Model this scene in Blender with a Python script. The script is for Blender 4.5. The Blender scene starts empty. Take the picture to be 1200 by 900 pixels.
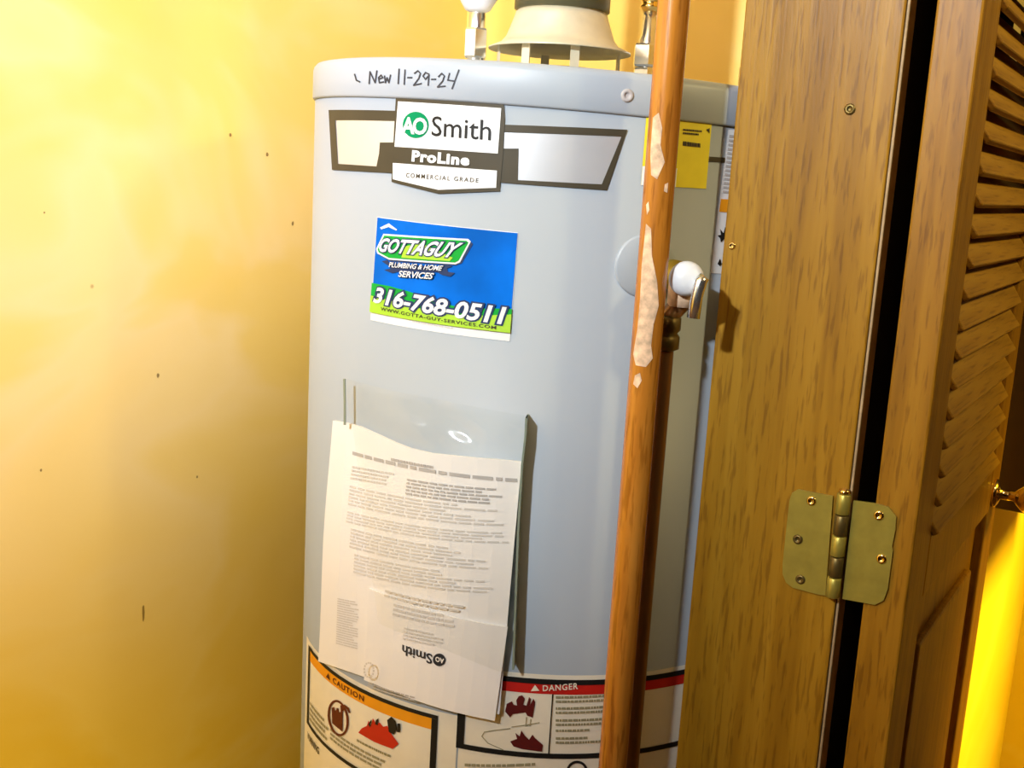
import bpy, bmesh, math, random
from math import sin, cos, pi, radians, sqrt, atan2, hypot
from mathutils import Vector, Matrix
random.seed(7)
S = bpy.context.scene
C = S.collection

# ------------------------------------------------------------------ camera
F, PITCH, ROLL, YAW, CZ = 1300.0, 10.8, 3.3, 31.6, 1.42
cd = bpy.data.cameras.new('camera'); cam = bpy.data.objects.new('camera', cd); C.objects.link(cam)
cd.sensor_width = 36; cd.lens = F / 1200 * 36; cd.clip_start = 0.02
CM = (Matrix.Rotation(radians(YAW), 3, 'Z') @ Matrix.Rotation(radians(90 - PITCH), 3, 'X') @ Matrix.Rotation(radians(ROLL), 3, 'Z'))
cam.matrix_world = Matrix.Translation((0, 0, CZ)) @ CM.to_4x4()
S.camera = cam

# ------------------------------------------------------------------ world, key lamp, added fill lights, exposure
w = bpy.data.worlds.new('world'); S.world = w; w.use_nodes = True
w.node_tree.nodes['Background'].inputs[0].default_value = (1.0, 0.62, 0.12, 1)
w.node_tree.nodes['Background'].inputs[1].default_value = 0.04
S.view_settings.view_transform = 'Standard'; S.view_settings.look = 'None'
S.view_settings.gamma = 1.0; S.view_settings.exposure = 0.0; S.view_settings.use_curve_mapping = False

def spot(name, loc, target, power, color, angle, blend, size):
    l = bpy.data.lights.new(name, 'SPOT'); o = bpy.data.objects.new(name, l); C.objects.link(o)
    l.energy = power; l.color = color; l.spot_size = radians(angle); l.spot_blend = blend; l.shadow_soft_size = size
    o.location = loc
    o.rotation_euler = (Vector(target) - Vector(loc)).to_track_quat('-Z', 'Y').to_euler()
    return o
def area(name, loc, target, power, color, sx, sy):
    l = bpy.data.lights.new(name, 'AREA'); o = bpy.data.objects.new(name, l); C.objects.link(o)
    l.shape = 'RECTANGLE'; l.size = sx; l.size_y = sy; l.energy = power; l.color = color
    o.location = loc
    o.rotation_euler = (Vector(target) - Vector(loc)).to_track_quat('-Z', 'Y').to_euler()
    return o
spot('closet_lamp', (-0.46, -0.85, 2.12), (-0.58, 1.0, 1.95), 190, (0.87, 0.95, 1.0), 78, 1.0, 0.035)
spot('upper_wall_fill', (0.7, -1.5, 2.25), (-1.01, -0.14, 2.04), 640, (0.86, 0.775, 1.0), 51, 0.5, 0.1)  # added fill, no fixture: brightens the upper part of the left wall
spot('amber_wall_fill', (0.35, -0.95, 1.0), (-1.01, 0.12, 0.64), 190, (1.0, 0.68, 0.0), 46, 1.0, 0.12)  # added amber fill without a real source, warms the lower left wall
spot('far_wall_fill', (1.1, 1.75, 2.0), (-0.22, 1.86, 0.7), 640, (1.0, 0.68, 0.02), 44, 1.0, 0.22)  # added amber fill, invented to light the wall beyond the door
spot('slat_fill', (0.9, 0.75, 2.2), (-0.17, 1.15, 1.60), 60, (1.0, 0.82, 0.42), 44, 1.0, 0.08)  # added warm fill for the door slats, not an actual fixture

# ------------------------------------------------------------------ picture-to-place measuring helpers
HC = (-0.589, 1.036); HR = 0.259                       # heater axis and jacket radius
def ray(u, v):
    return CM @ Vector(((u - 600) / F, -(v - 450) / F, -1.0))
def on_x(u, v, X):
    d = ray(u, v); return Vector((0, 0, CZ)) + d * (X / d.x)
def on_y(u, v, Y):
    d = ray(u, v); return Vector((0, 0, CZ)) + d * (Y / d.y)
def on_cyl(u, v, R=HR, c=HC):
    d = ray(u, v); a = d.x**2 + d.y**2; b = -(d.x*c[0] + d.y*c[1]); q = c[0]**2 + c[1]**2 - R*R
    disc = max(b*b - a*q, 0); t = (-b - sqrt(disc)) / a
    return (atan2(d.y*t - c[1], d.x*t - c[0]), CZ + d.z*t)
def cyl(th, z, R=HR, c=HC):
    return Vector((c[0] + R*cos(th), c[1] + R*sin(th), z))

# ------------------------------------------------------------------ materials
MATS = {}
def nodes_of(name):
    m = bpy.data.materials.new(name); m.use_nodes = True
    nt = m.node_tree; return m, nt, nt.nodes['Principled BSDF']
def ramp(nt, stops):
    r = nt.nodes.new('ShaderNodeValToRGB')
    while len(r.color_ramp.elements) > 1: r.color_ramp.elements.remove(r.color_ramp.elements[-1])
    for i, (p, c) in enumerate(stops):
        e = r.color_ramp.elements[0] if i == 0 else r.color_ramp.elements.new(p)
        e.position = p; e.color = (*c, 1)
    return r
def mat(name, col, rough=0.5, metal=0.0, var=0.06, scale=40, bump=0.0, spec=0.5, coat=0.0):
    if name in MATS: return MATS[name]
    m, nt, b = nodes_of(name); N, L = nt.nodes, nt.links
    tc = N.new('ShaderNodeTexCoord'); nz = N.new('ShaderNodeTexNoise'); nz.inputs['Scale'].default_value = scale; nz.inputs['Detail'].default_value = 4
    L.new(tc.outputs['Object'], nz.inputs['Vector'])
    lo = [max(0, c*(1-var)) for c in col]; hi = [min(1, c*(1+var)) for c in col]
    r = ramp(nt, [(0.3, lo), (0.7, hi)]); L.new(nz.outputs['Fac'], r.inputs[0]); L.new(r.outputs[0], b.inputs['Base Color'])
    b.inputs['Roughness'].default_value = rough; b.inputs['Metallic'].default_value = metal
    b.inputs['Specular IOR Level'].default_value = spec; b.inputs['Coat Weight'].default_value = coat
    if bump:
        bp = N.new('ShaderNodeBump'); bp.inputs['Strength'].default_value = bump; bp.inputs['Distance'].default_value = 0.002
        L.new(nz.outputs['Fac'], bp.inputs['Height']); L.new(bp.outputs[0], b.inputs['Normal'])
    MATS[name] = m; return m
def wood(name, dark, mid, light, rough=0.42, stretch=(60, 60, 3.0), spec=0.5, bump=0.25):
    m, nt, b = nodes_of(name); N, L = nt.nodes, nt.links
    tc = N.new('ShaderNodeTexCoord'); mp = N.new('ShaderNodeMapping'); mp.inputs['Scale'].default_value = stretch
    L.new(tc.outputs['Object'], mp.inputs['Vector'])
    n1 = N.new('ShaderNodeTexNoise'); n1.inputs['Scale'].default_value = 1.0; n1.inputs['Detail'].default_value = 5; n1.inputs['Distortion'].default_value = 0.6
    L.new(mp.outputs[0], n1.inputs['Vector'])
    mp2 = N.new('ShaderNodeMapping'); mp2.inputs['Scale'].default_value = tuple(s*5 for s in stretch[:2]) + (stretch[2]*9,)
    L.new(tc.outputs['Object'], mp2.inputs['Vector'])
    n2 = N.new('ShaderNodeTexNoise'); n2.inputs['Scale'].default_value = 1.0; n2.inputs['Detail'].default_value = 3
    L.new(mp2.outputs[0], n2.inputs['Vector'])
    r1 = ramp(nt, [(0.30, dark), (0.5, mid), (0.72, light)]); L.new(n1.outputs['Fac'], r1.inputs[0])
    r2 = ramp(nt, [(0.36, (0.62, 0.56, 0.45)), (0.46, (1, 1, 1))]); L.new(n2.outputs['Fac'], r2.inputs[0])
    mx = N.new('ShaderNodeMix'); mx.data_type = 'RGBA'; mx.blend_type = 'MULTIPLY'; mx.inputs[0].default_value = 0.8
    L.new(r1.outputs[0], mx.inputs[6]); L.new(r2.outputs[0], mx.inputs[7]); L.new(mx.outputs[2], b.inputs['Base Color'])
    b.inputs['Roughness'].default_value = rough; b.inputs['Specular IOR Level'].default_value = spec
    bp = N.new('ShaderNodeBump'); bp.inputs['Strength'].default_value = bump; bp.inputs['Distance'].default_value = 0.001
    L.new(n2.outputs['Fac'], bp.inputs['Height']); L.new(bp.outputs[0], b.inputs['Normal'])
    return m

def wall_paint():
    m, nt, b = nodes_of('yellow_wall_paint'); N, L = nt.nodes, nt.links
    tc = N.new('ShaderNodeTexCoord')
    mp = N.new('ShaderNodeMapping'); mp.inputs['Scale'].default_value = (1.3, 1.3, 2.6); L.new(tc.outputs['Object'], mp.inputs[0])
    n = N.new('ShaderNodeTexNoise'); n.inputs['Scale'].default_value = 1.6; n.inputs['Detail'].default_value = 3; n.inputs['Distortion'].default_value = 0.8
    L.new(mp.outputs[0], n.inputs['Vector'])
    r = ramp(nt, [(0.30, (0.86, 0.61, 0.12)), (0.50, (0.87, 0.63, 0.16)), (0.60, (0.89, 0.675, 0.25)), (0.75, (0.89, 0.66, 0.21))])
    L.new(n.outputs['Fac'], r.inputs[0])
    # small scuffs and specks
    v = N.new('ShaderNodeTexVoronoi'); v.inputs['Scale'].default_value = 9; L.new(tc.outputs['Object'], v.inputs['Vector'])
    r2 = ramp(nt, [(0.018, (0.35, 0.28, 0.15)), (0.03, (1, 1, 1))]); L.new(v.outputs['Distance'], r2.inputs[0])
    mx = N.new('ShaderNodeMix'); mx.data_type = 'RGBA'; mx.blend_type = 'MULTIPLY'; mx.inputs[0].default_value = 0.6
    L.new(r.outputs[0], mx.inputs[6]); L.new(r2.outputs[0], mx.inputs[7]); L.new(mx.outputs[2], b.inputs['Base Color'])
    b.inputs['Roughness'].default_value = 0.42; b.inputs['Specular IOR Level'].default_value = 0.5
    bp = N.new('ShaderNodeBump'); bp.inputs['Strength'].default_value = 0.08; bp.inputs['Distance'].default_value = 0.01
    n3 = N.new('ShaderNodeTexNoise'); n3.inputs['Scale'].default_value = 14; n3.inputs['Detail'].default_value = 4
    L.new(tc.outputs['Object'], n3.inputs['Vector']); L.new(n3.outputs['Fac'], bp.inputs['Height']); L.new(bp.outputs[0], b.inputs['Normal'])
    return m
def film():
    m, nt, b = nodes_of('clear_film'); N, L = nt.nodes, nt.links
    N.remove(b); out = N['Material Output']
    t = N.new('ShaderNodeBsdfTransparent'); t.inputs[0].default_value = (0.98, 0.985, 0.975, 1)
    g = N.new('ShaderNodeBsdfGlossy'); g.inputs['Roughness'].default_value = 0.12
    lf = N.new('ShaderNodeLayerWeight'); lf.inputs[0].default_value = 0.5
    pw = N.new('ShaderNodeMath'); pw.operation = 'POWER'; pw.inputs[1].default_value = 4.0; L.new(lf.outputs['Facing'], pw.inputs[0])
    lw = N.new('ShaderNodeMath'); lw.operation = 'MULTIPLY_ADD'; lw.inputs[1].default_value = 0.5; lw.inputs[2].default_value = 0.045; L.new(pw.outputs[0], lw.inputs[0])
    tc = N.new('ShaderNodeTexCoord'); nz = N.new('ShaderNodeTexNoise'); nz.inputs['Scale'].default_value = 16; nz.inputs['Detail'].default_value = 2
    bp = N.new('ShaderNodeBump'); bp.inputs['Strength'].default_value = 0.35; bp.inputs['Distance'].default_value = 0.012
    L.new(tc.outputs['Object'], nz.inputs['Vector']); L.new(nz.outputs['Fac'], bp.inputs['Height']); L.new(bp.outputs[0], g.inputs['Normal'])
    mx = N.new('ShaderNodeMixShader'); L.new(lw.outputs[0], mx.inputs[0]); L.new(t.outputs[0], mx.inputs[1]); L.new(g.outputs[0], mx.inputs[2])
    L.new(mx.outputs[0], out.inputs['Surface'])
    return m

M_WALL = wall_paint()
M_FLOOR = mat('brown_floor', (0.16, 0.09, 0.03), 0.5)
M_CEIL = mat('cream_ceiling', (0.80, 0.68, 0.40), 0.8)
M_JACKET = mat('grey_jacket_paint', (0.385, 0.44, 0.51), 0.42, 0, 0.015, 8)
M_WOOD = wood('stained_oak', (0.22, 0.10, 0.004), (0.29, 0.14, 0.006), (0.36, 0.185, 0.012), spec=0.3)
M_WOODD = wood('stained_oak_door', (0.22, 0.095, 0.004), (0.29, 0.13, 0.006), (0.36, 0.175, 0.012), spec=0.3)
M_SLAT = wood('stained_slat', (0.28, 0.13, 0.005), (0.38, 0.185, 0.01), (0.46, 0.24, 0.02), stretch=(40, 4, 60))
M_POST = wood('reddish_varnished_wood', (0.30, 0.10, 0.012), (0.48, 0.18, 0.02), (0.60, 0.26, 0.04), rough=0.25)
M_CHIP = mat('chipped_pale_wood', (0.72, 0.50, 0.33), 0.8, 0, 0.35, 140)
M_BEAD = mat('worn_tan_wood', (0.40, 0.28, 0.15), 0.6, 0, 0.2, 60)
M_SCUFF = mat('brown_scuff', (0.30, 0.20, 0.05), 0.7)
M_GAPSHADE = mat('gap_shade_black', (0.012, 0.008, 0.004), 0.8, spec=0.1)  # colour of the board that darkens the door gap
M_DARKWOOD = mat('dark_brown_wood', (0.05, 0.02, 0.006), 0.45)
M_BLACK = mat('black_print', (0.012, 0.012, 0.012), 0.5, spec=0.3)
M_DKBROWN = mat('dark_brown_print', (0.06, 0.05, 0.03), 0.5, spec=0.3)
M_WHITE = mat('white_print', (0.86, 0.88, 0.90), 0.45, 0, 0.02)
M_CREAM = mat('cream_label', (0.93, 0.88, 0.74), 0.45, 0, 0.03)
M_SILVER = mat('silver_foil', (0.74, 0.76, 0.80), 0.36, 0.55, 0.02)
M_GREEN = mat('emerald_print', (0.0, 0.24, 0.09), 0.5, spec=0.1)
M_BLUE = mat('blue_print', (0.001, 0.15, 0.70), 0.5, 0, 0.3, 12, spec=0.08)
M_BLUEL = mat('light_blue_print', (0.02, 0.30, 0.85), 0.45, 0, 0.2, 12)
M_GREEN2 = mat('leaf_green_print', (0.015, 0.40, 0.05), 0.5, spec=0.1)
M_LIME = mat('lime_print', (0.42, 0.72, 0.04), 0.5)
M_NAVY = mat('navy_print', (0.005, 0.03, 0.12), 0.5)
M_ORANGE = mat('orange_print', (0.90, 0.36, 0.01), 0.5)
M_RED = mat('red_print', (0.60, 0.015, 0.01), 0.5)
M_MAROON = mat('maroon_print', (0.11, 0.008, 0.008), 0.5)
M_YELLOW = mat('yellow_print', (0.88, 0.76, 0.03), 0.5)
M_GREYTXT = mat('grey_print', (0.50, 0.48, 0.48), 0.6)
M_GREYTXT2 = mat('pale_grey_print', (0.72, 0.69, 0.67), 0.6)
M_TXT = mat('olive_grey_print', (0.34, 0.32, 0.2), 0.6)
M_INK = mat('marker_ink', (0.02, 0.025, 0.04), 0.5)
M_PAPER = mat('white_paper', (0.94, 0.92, 0.92), 0.7, 0, 0.02, 12)
M_FILM = film()
M_FILMEDGE = mat('film_weld', (0.25, 0.30, 0.24), 0.3)
M_GALV = mat('galvanised_cream', (0.74, 0.68, 0.50), 0.42, 0.25, 0.08)
M_CLAMP = mat('olive_tape', (0.10, 0.095, 0.05), 0.35, 0.2)
M_CHROME = mat('bright_steel', (0.80, 0.80, 0.76), 0.2, 0.95)
M_BRASS = mat('aged_brass', (0.42, 0.34, 0.06), 0.38, 0.55, 0.12, 60)
M_BRASSD = mat('dark_brass', (0.16, 0.11, 0.03), 0.4, 0.7)
M_BRASSB = mat('polished_brass', (0.90, 0.66, 0.25), 0.15, 1.0)
M_COPPER = mat('dull_copper', (0.26, 0.13, 0.05), 0.35, 0.6)
M_WPLAST = mat('white_plastic', (0.78, 0.80, 0.84), 0.35)
M_PVC = mat('white_pipe', (0.86, 0.84, 0.78), 0.4)

# ------------------------------------------------------------------ object helpers
def empty(name, loc, label=None, cat=None, group=None, parent=None):
    o = bpy.data.objects.new(name, None); C.objects.link(o); o.location = loc; o.empty_display_size = 0.05
    if label: o['label'] = label
    if cat: o['category'] = cat
    if group: o['group'] = group
    if parent: o.parent = parent
    return o
def wpos(o):
    p = Vector((0, 0, 0))
    while o: p += Vector(o.location); o = o.parent
    return p
def link(name, bm, m, parent=None, smooth=False, origin=None, label=None):
    """bm is in world coordinates; origin becomes the object's origin."""
    if origin is None: origin = wpos(parent) if parent else Vector((0, 0, 0))
    bmesh.ops.translate(bm, verts=bm.verts, vec=-Vector(origin))
    me = bpy.data.meshes.new(name); bm.to_mesh(me); bm.free()
    if smooth:
        for p in me.polygons: p.use_smooth = True
    o = bpy.data.objects.new(name, me); C.objects.link(o); me.materials.append(m)
    o.location = Vector(origin) - (wpos(parent) if parent else Vector((0, 0, 0)))
    if parent: o.parent = parent
    if label: o['label'] = label
    return o
def box(bm, x0, x1, y0, y1, z0, z1, bev=0.0):
    r = bmesh.ops.create_cube(bm, size=1.0)
    for v in r['verts']:
        v.co = Vector(((x0+x1)/2 + v.co.x*(x1-x0), (y0+y1)/2 + v.co.y*(y1-y0), (z0+z1)/2 + v.co.z*(z1-z0)))
    if bev:
        es = list({e for v in r['verts'] for e in v.link_edges})
        bmesh.ops.bevel(bm, geom=es, offset=bev, segments=2, affect='EDGES', profile=0.5)
def lathe(bm, prof, c=(0, 0), n=48, M=None):
    """prof: list of (r, z); M optional matrix applied (then c is ignored)."""
    rings = []
    for r, z in prof:
        ring = []
        for i in range(n):
            a = 2*pi*i/n; p = Vector((r*cos(a), r*sin(a), z))
            ring.append(bm.verts.new(M @ p if M else p + Vector((c[0], c[1], 0))))
        rings.append(ring)
    for a, b in zip(rings, rings[1:]):
        for i in range(n): bm.faces.new((a[i], a[(i+1) % n], b[(i+1) % n], b[i]))
    for ring, fl in ((rings[0], True), (rings[-1], False)):
        bm.faces.new(ring[::-1] if fl else ring)
def tube(bm, pts, r, n=12):
    pts = [Vector(p) for p in pts]; rings = []
    for i, p in enumerate(pts):
        d = (pts[min(i+1, len(pts)-1)] - pts[max(i-1, 0)]).normalized()
        a = d.orthogonal().normalized() if i == 0 else (rings_a - d*rings_a.dot(d)).normalized()
        rings_a = a; b = d.cross(a)
        rr = r[i] if isinstance(r, (list, tuple)) else r
        rings.append([bm.verts.new(p + (a*cos(2*pi*k/n) + b*sin(2*pi*k/n))*rr) for k in range(n)])
    for a, b in zip(rings, rings[1:]):
        for k in range(n): bm.faces.new((a[k], a[(k+1) % n], b[(k+1) % n], b[k]))
    bm.faces.new(rings[0][::-1]); bm.faces.new(rings[-1])
def struct(name, bm, m):
    o = link(name, bm, m); o['kind'] = 'structure'; return o

# ------------------------------------------------------------------ the setting
CLX, SWY = -1.01, 1.45                                  # closet's long wall and far side wall
def slab(name, m, *b):
    bm = bmesh.new(); box(bm, *b); return struct(name, bm, m)
slab('floor', M_FLOOR, -1.15, 2.3, -2.2, 2.7, -0.1, 0)
slab('ceiling', M_CEIL, -1.15, 2.3, -2.2, 2.7, 2.42, 2.5)
slab('wall_left', M_WALL, CLX-0.1, CLX, -2.1, 2.6, 0, 2.42)
slab('wall_back', M_WALL, CLX, -0.335, SWY, SWY+0.1, 0, 2.42)
slab('wall_front', M_WALL, -0.335, -0.227, 0.9275, 2.5, 0, 2.42)
slab('wall_far', M_WALL, -0.335, 2.2, 2.5, 2.6, 0, 2.42)
slab('wall_right', M_DARKWOOD, 2.2, 2.3, -2.1, 2.6, 0, 2.42)
slab('wall_near', M_DARKWOOD, CLX, 2.2, -2.1, -2.0, 0, 2.42)

# scuffs on the closet wall
for u, v, hw, hh in ((185, 440, 2.0, 3.0), (168, 718, 1.8, 12), (270, 158, 1.8, 2.8), (313, 181, 1.8, 3.0), (343, 262, 1.4, 3.0), (52, 249, 1.4, 1.4), (48, 551, 1.6, 1.8), (231, 559, 1.3, 1.6)):
    a = on_x(u-hw, v-hh, CLX+0.0004); b = on_x(u+hw, v+hh, CLX+0.0004); c = on_x(u, v, CLX+0.0004)
    hy = abs(b.y-a.y)/2; hz = abs(b.z-a.z)/2; bm = bmesh.new()
    f = bm.faces.new([bm.verts.new((CLX+0.0004, c.y+hy*cos(k*pi/4)*random.uniform(0.7, 1), c.z+hz*sin(k*pi/4)*random.uniform(0.7, 1))) for k in range(8)])
    link('scuff', bm, M_SCUFF, bpy.data.objects['wall_left'])
# added near-black board behind the folded door, standing for shade in the gap
slab('gap_shade', M_GAPSHADE, -0.2268, -0.2215, 0.9285, 1.375, 0, 2.12)
# door jamb board (its broad face looks along the opening)
JY = 0.906
bm = bmesh.new(); box(bm, -0.3535, -0.2245, JY, JY+0.021, 0, 2.12, 0.0015)
jamb = struct('trim_1', bm, M_WOOD)
bm = bmesh.new(); box(bm, -0.2240, -0.2218, JY+0.002, JY+0.024, 0, 2.12, 0.0008)
link('bead', bm, M_BEAD, jamb, label='pale worn bead along the edge of the board')
def screw_head(parent, name, p, n, r=0.0035, m=M_BRASSB):
    q = Vector(n).to_track_quat('Z', 'Y').to_matrix().to_4x4()
    bm = bmesh.new()
    lathe(bm, [(r, 0), (r, 0.0006), (r*0.75, 0.0013), (r*0.45, 0.0013), (r*0.4, 0.0005), (r*0.1, 0.0005)], n=14, M=Matrix.Translation(p) @ q)
    return link(name, bm, m, parent, True)
screw_head(jamb, 'nail_head', on_y(996, 128, JY), (0, -1, 0), 0.0045, M_BRASSD)
screw_head(jamb, 'nail_head', on_y(858, 288, JY), (0, -1, 0), 0.0032, M_BRASSB)

# ------------------------------------------------------------------ louvred door, folded back on the room wall
DX0, DX1, DY0, DY1 = -0.202, -0.168, JY, 1.36
door = empty('louvered_door', (DX1-0.017, JY, 0), 'dark stained wooden louvered door swung open beside the jamb', 'door')
def part(name, m, parent, *b, bev=0.0, label=None):
    bm = bmesh.new(); box(bm, *b, bev); return link(name, bm, m, parent, label=label)
ST = 0.975; FT = 1.300                                  # louvre opening between the two stiles
part('stile', M_WOODD, door, DX0, DX1, DY0, ST, 0.02, 2.06, bev=0.002)
part('stile', M_WOODD, door, DX0, DX1, FT, DY1, 0.02, 2.06, bev=0.002)
part('top_rail', M_WOODD, door, DX0, DX1, ST, FT, 1.97, 2.06, bev=0.002)
part('lock_rail', M_WOODD, door, DX0, DX1, ST, FT, 1.075, 1.135, bev=0.003)
part('bottom_rail', M_WOODD, door, DX0, DX1, ST, FT, 0.02, 0.2, bev=0.002)
part('lower_panel', M_WOODD, door, DX0+0.010, DX1-0.010, ST, FT, 0.2, 1.075)
part('raised_field', M_WOODD, door, DX1-0.011, DX1-0.003, ST+0.035, FT-0.035, 0.25, 1.02, bev=0.003)
PITCHZ = 0.0255
bm = bmesh.new()
box(bm, -0.0200, 0.0200, ST-FT+0.163, FT-ST-0.163, -0.0032, 0.0032, 0.0015)
bmesh.ops.rotate(bm, verts=bm.verts, cent=(0, 0, 0), matrix=Matrix.Rotation(radians(56), 3, 'Y'))
z = 1.15; first = None; k = 0
while z < 1.965:
    p = Vector(((DX0+DX1)/2 + 0.009, (ST+FT)/2, z))
    if first is None:
        first = link('slat', bm, M_SLAT, door, origin=(0, 0, 0)); first.location = p - wpos(door); o = first
    else:
        o = first.copy(); C.objects.link(o); o.parent = door; o.location = p - wpos(door)
    o.rotation_euler = (random.uniform(-0.004, 0.004), random.uniform(-0.06, 0.06), 0)
    z += PITCHZ; k += 1
# knob on the far stile
kp = on_x(1166, 575, DX1)
kp = Vector((DX1, 1.325, kp.z))
bm = bmesh.new(); R90 = Matrix.Translation(kp) @ Matrix.Rotation(radians(90), 4, 'Y')
lathe(bm, [(0.016, 0), (0.016, 0.003), (0.012, 0.006), (0.006, 0.008), (0.0055, 0.022), (0.010, 0.026), (0.0155, 0.032), (0.0165, 0.038), (0.013, 0.044), (0.005, 0.047)], n=28, M=R90)
link('knob', bm, M_BRASSB, door, True, label='polished brass knob on the far stile')

# hinge between the jamb and the door
hin = empty('door_hinge', (-0.2115, JY-0.003, 1.08), 'aged brass butt hinge joining jamb and louvered door', 'hinge')
def leaf(pts, name):
    P = [on_y(u, v, JY-0.0006) for u, v in pts]
    bm = bmesh.new(); vs = [bm.verts.new(p) for p in P]; f = bm.faces.new(vs)
    e = bmesh.ops.extrude_face_region(bm, geom=[f]); bmesh.ops.translate(bm, verts=[g for g in e['geom'] if isinstance(g, bmesh.types.BMVert)], vec=(0, -0.0022, 0))
    bmesh.ops.recalc_face_normals(bm, faces=bm.faces)
    return link(name, bm, M_BRASS, hin)
l1 = leaf([(977, 581), (950, 576), (936, 573), (929, 577), (926, 586), (918, 660), (918, 672), (922, 682), (930, 688), (960, 696), (968, 697)], 'leaf')
l2 = leaf([(1001, 586), (1025, 589), (1042, 594), (1051, 605), (1050, 620), (1046, 640), (1047, 644), (1041, 690), (1036, 703), (1026, 708), (988, 701)], 'leaf')
for (u, v), pl in (((951, 587), l1), ((935, 632), l1), ((938, 679), l1), ((1030, 604), l2), ((1033, 655), l2)):
    screw_head(pl, 'screw', on_y(u, v, JY-0.0028), (0, -1, 0), 0.0042, M_BRASSB if (u, v) not in ((935, 632), (938, 679)) else M_BRASSD)
kx0 = on_y(989, 578, JY-0.006); kx1 = on_y(976, 700, JY-0.006); ax = (kx0.x+kx1.x)/2
zt, zb = kx0.z, kx1.z; seg = (zt-zb)/5
for i in range(5):
    bm = bmesh.new(); lathe(bm, [(0.0052, zb+i*seg+0.0004), (0.0058, zb+i*seg+0.001), (0.0058, zb+(i+1)*seg-0.001), (0.0052, zb+(i+1)*seg-0.0004)], (ax, JY-0.006), 18)
    link('knuckle', bm, M_BRASSD if i % 2 else M_BRASS, hin, True)
bm = bmesh.new(); lathe(bm, [(0.003, zt), (0.0052, zt+0.0006), (0.0048, zt+0.003), (0.002, zt+0.004)], (ax, JY-0.006), 16)
link('pin', bm, M_BRASSB, hin, True)

# dark cabinet on the room wall beyond the door's edge
p = on_y(1188, 600, 1.5)
cb = empty('wall_cabinet', (-0.226, 1.8, p.z), 'dark brown wooden cabinet on yellow wall behind louvered door edge', 'cabinet')
part('body', M_DARKWOOD, cb, -0.2265, 0.02, 1.5, 2.1, p.z, 2.1, bev=0.002)
part('door', M_DARKWOOD, cb, 0.0205, 0.038, 1.505, 1.797, p.z+0.01, 2.09, bev=0.002)
part('door', M_DARKWOOD, cb, 0.0205, 0.038, 1.803, 2.095, p.z+0.01, 2.09, bev=0.002)

# ------------------------------------------------------------------ narrow worn post
PX, PY, PR = -0.379, 0.822, 0.0124
post = empty('narrow_post', (PX, PY, 0), 'narrow reddish brown upright post with chipped pale patches before grey heater', 'post')
bm = bmesh.new(); lathe(bm, [(PR, 0.0), (PR, 1.0), (PR, 2.0), (PR, 2.42)], (PX, PY), 32)
link('shaft', bm, M_POST, post, True)
def chip(px, name='chip'):
    q = [on_cyl(u, v, PR+0.0004, (PX, PY)) for u, v in px]
    bm = bmesh.new(); f = bm.faces.new([bm.verts.new((t*0.1, zz, 0)) for t, zz in q])
    t0 = min(t for t, _ in q); t1 = max(t for t, _ in q); a = t0
    while a < t1:
        a += 0.15; bmesh.ops.bisect_plane(bm, geom=bm.verts[:]+bm.edges[:]+bm.faces[:], plane_co=(a*0.1, 0, 0), plane_no=(1, 0, 0))
    for v in bm.verts: v.co = cyl(v.co.x*10, v.co.y, PR+0.0004, (PX, PY))
    bmesh.ops.recalc_face_normals(bm, faces=bm.faces)
    link(name, bm, M_CHIP, post)

# ------------------------------------------------------------------ water heater
heat = empty('water_heater', (HC[0], HC[1], 0), 'tall pale grey cylindrical water heater with stickers and labels', 'water heater')
bm = bmesh.new(); lathe(bm, [(HR-0.02, 0.0), (HR-0.004, 0.01), (HR, 0.03), (HR, 0.7), (HR, 1.479)], HC, 160)
jacket = link('jacket', bm, M_JACKET, heat, True)
CAPR = 0.2615; ZC0, ZC1 = 1.473, 1.507
bm = bmesh.new(); lathe(bm, [(HR-0.003, ZC0-0.0012), (CAPR-0.001, ZC0-0.0008), (CAPR, ZC0+0.001), (CAPR, ZC1-0.007), (CAPR-0.001, ZC1-0.004), (CAPR-0.0035, ZC1-0.001), (CAPR-0.008, ZC1), (0.1, ZC1+0.004), (0.03, ZC1+0.004)], HC, 160)
for v in bm.verts: v.co.z -= 0.03*((v.co.x-HC[0])*0.852+(v.co.y-HC[1])*0.524)   # the cap sits a little askew
cap = link('top_cap', bm, M_JACKET, heat, True)

def flat(bm, pts, R, step=0.06):
    """pts (theta, z) outline wrapped on the jacket at radius R"""
    f = bm.faces.new([bm.verts.new((t, zz, 0)) for t, zz in pts])
    t0 = min(t for t, _ in pts); t1 = max(t for t, _ in pts)
    a = math.ceil(t0/step)*step
    vs = set(f.verts); geo = [f]
    while a < t1:
        r = bmesh.ops.bisect_plane(bm, geom=list({v for g in geo for v in g.verts}) + list({e for g in geo for e in g.edges}) + geo, plane_co=(a, 0, 0), plane_no=(1, 0, 0))
        geo = list({g for g in r['geom'] if isinstance(g, bmesh.types.BMFace)} | {g for g in geo if g.is_valid})
        a += step
    r = bmesh.ops.triangulate(bm, faces=[g for g in geo if g.is_valid and len(g.verts) > 4])
    return None
def wrap(bm, R, off=None):
    for v in bm.verts:
        t, zz = v.co.x, v.co.y
        v.co = cyl(t, zz, R + (off(t, zz) if off else 0))
    for f in bm.faces:
        f.normal_update(); c = f.calc_center_median()
        if f.normal.dot(Vector((c.x-HC[0], c.y-HC[1], 0))) < 0: f.normal_flip()
LV = 0.00045
def decal(name, polys, m, lvl, parent, R=HR, off=None, label=None):
    """polys: list of pixel outlines"""
    if not isinstance(polys[0], list): polys = [polys]
    bm = bmesh.new()
    for pl in polys:
        flat(bm, [on_cyl(u, v, R) for u, v in pl], R)
    wrap(bm, R+LV*lvl, off)
    return link(name, bm, m, parent, True, label=label)
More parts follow.
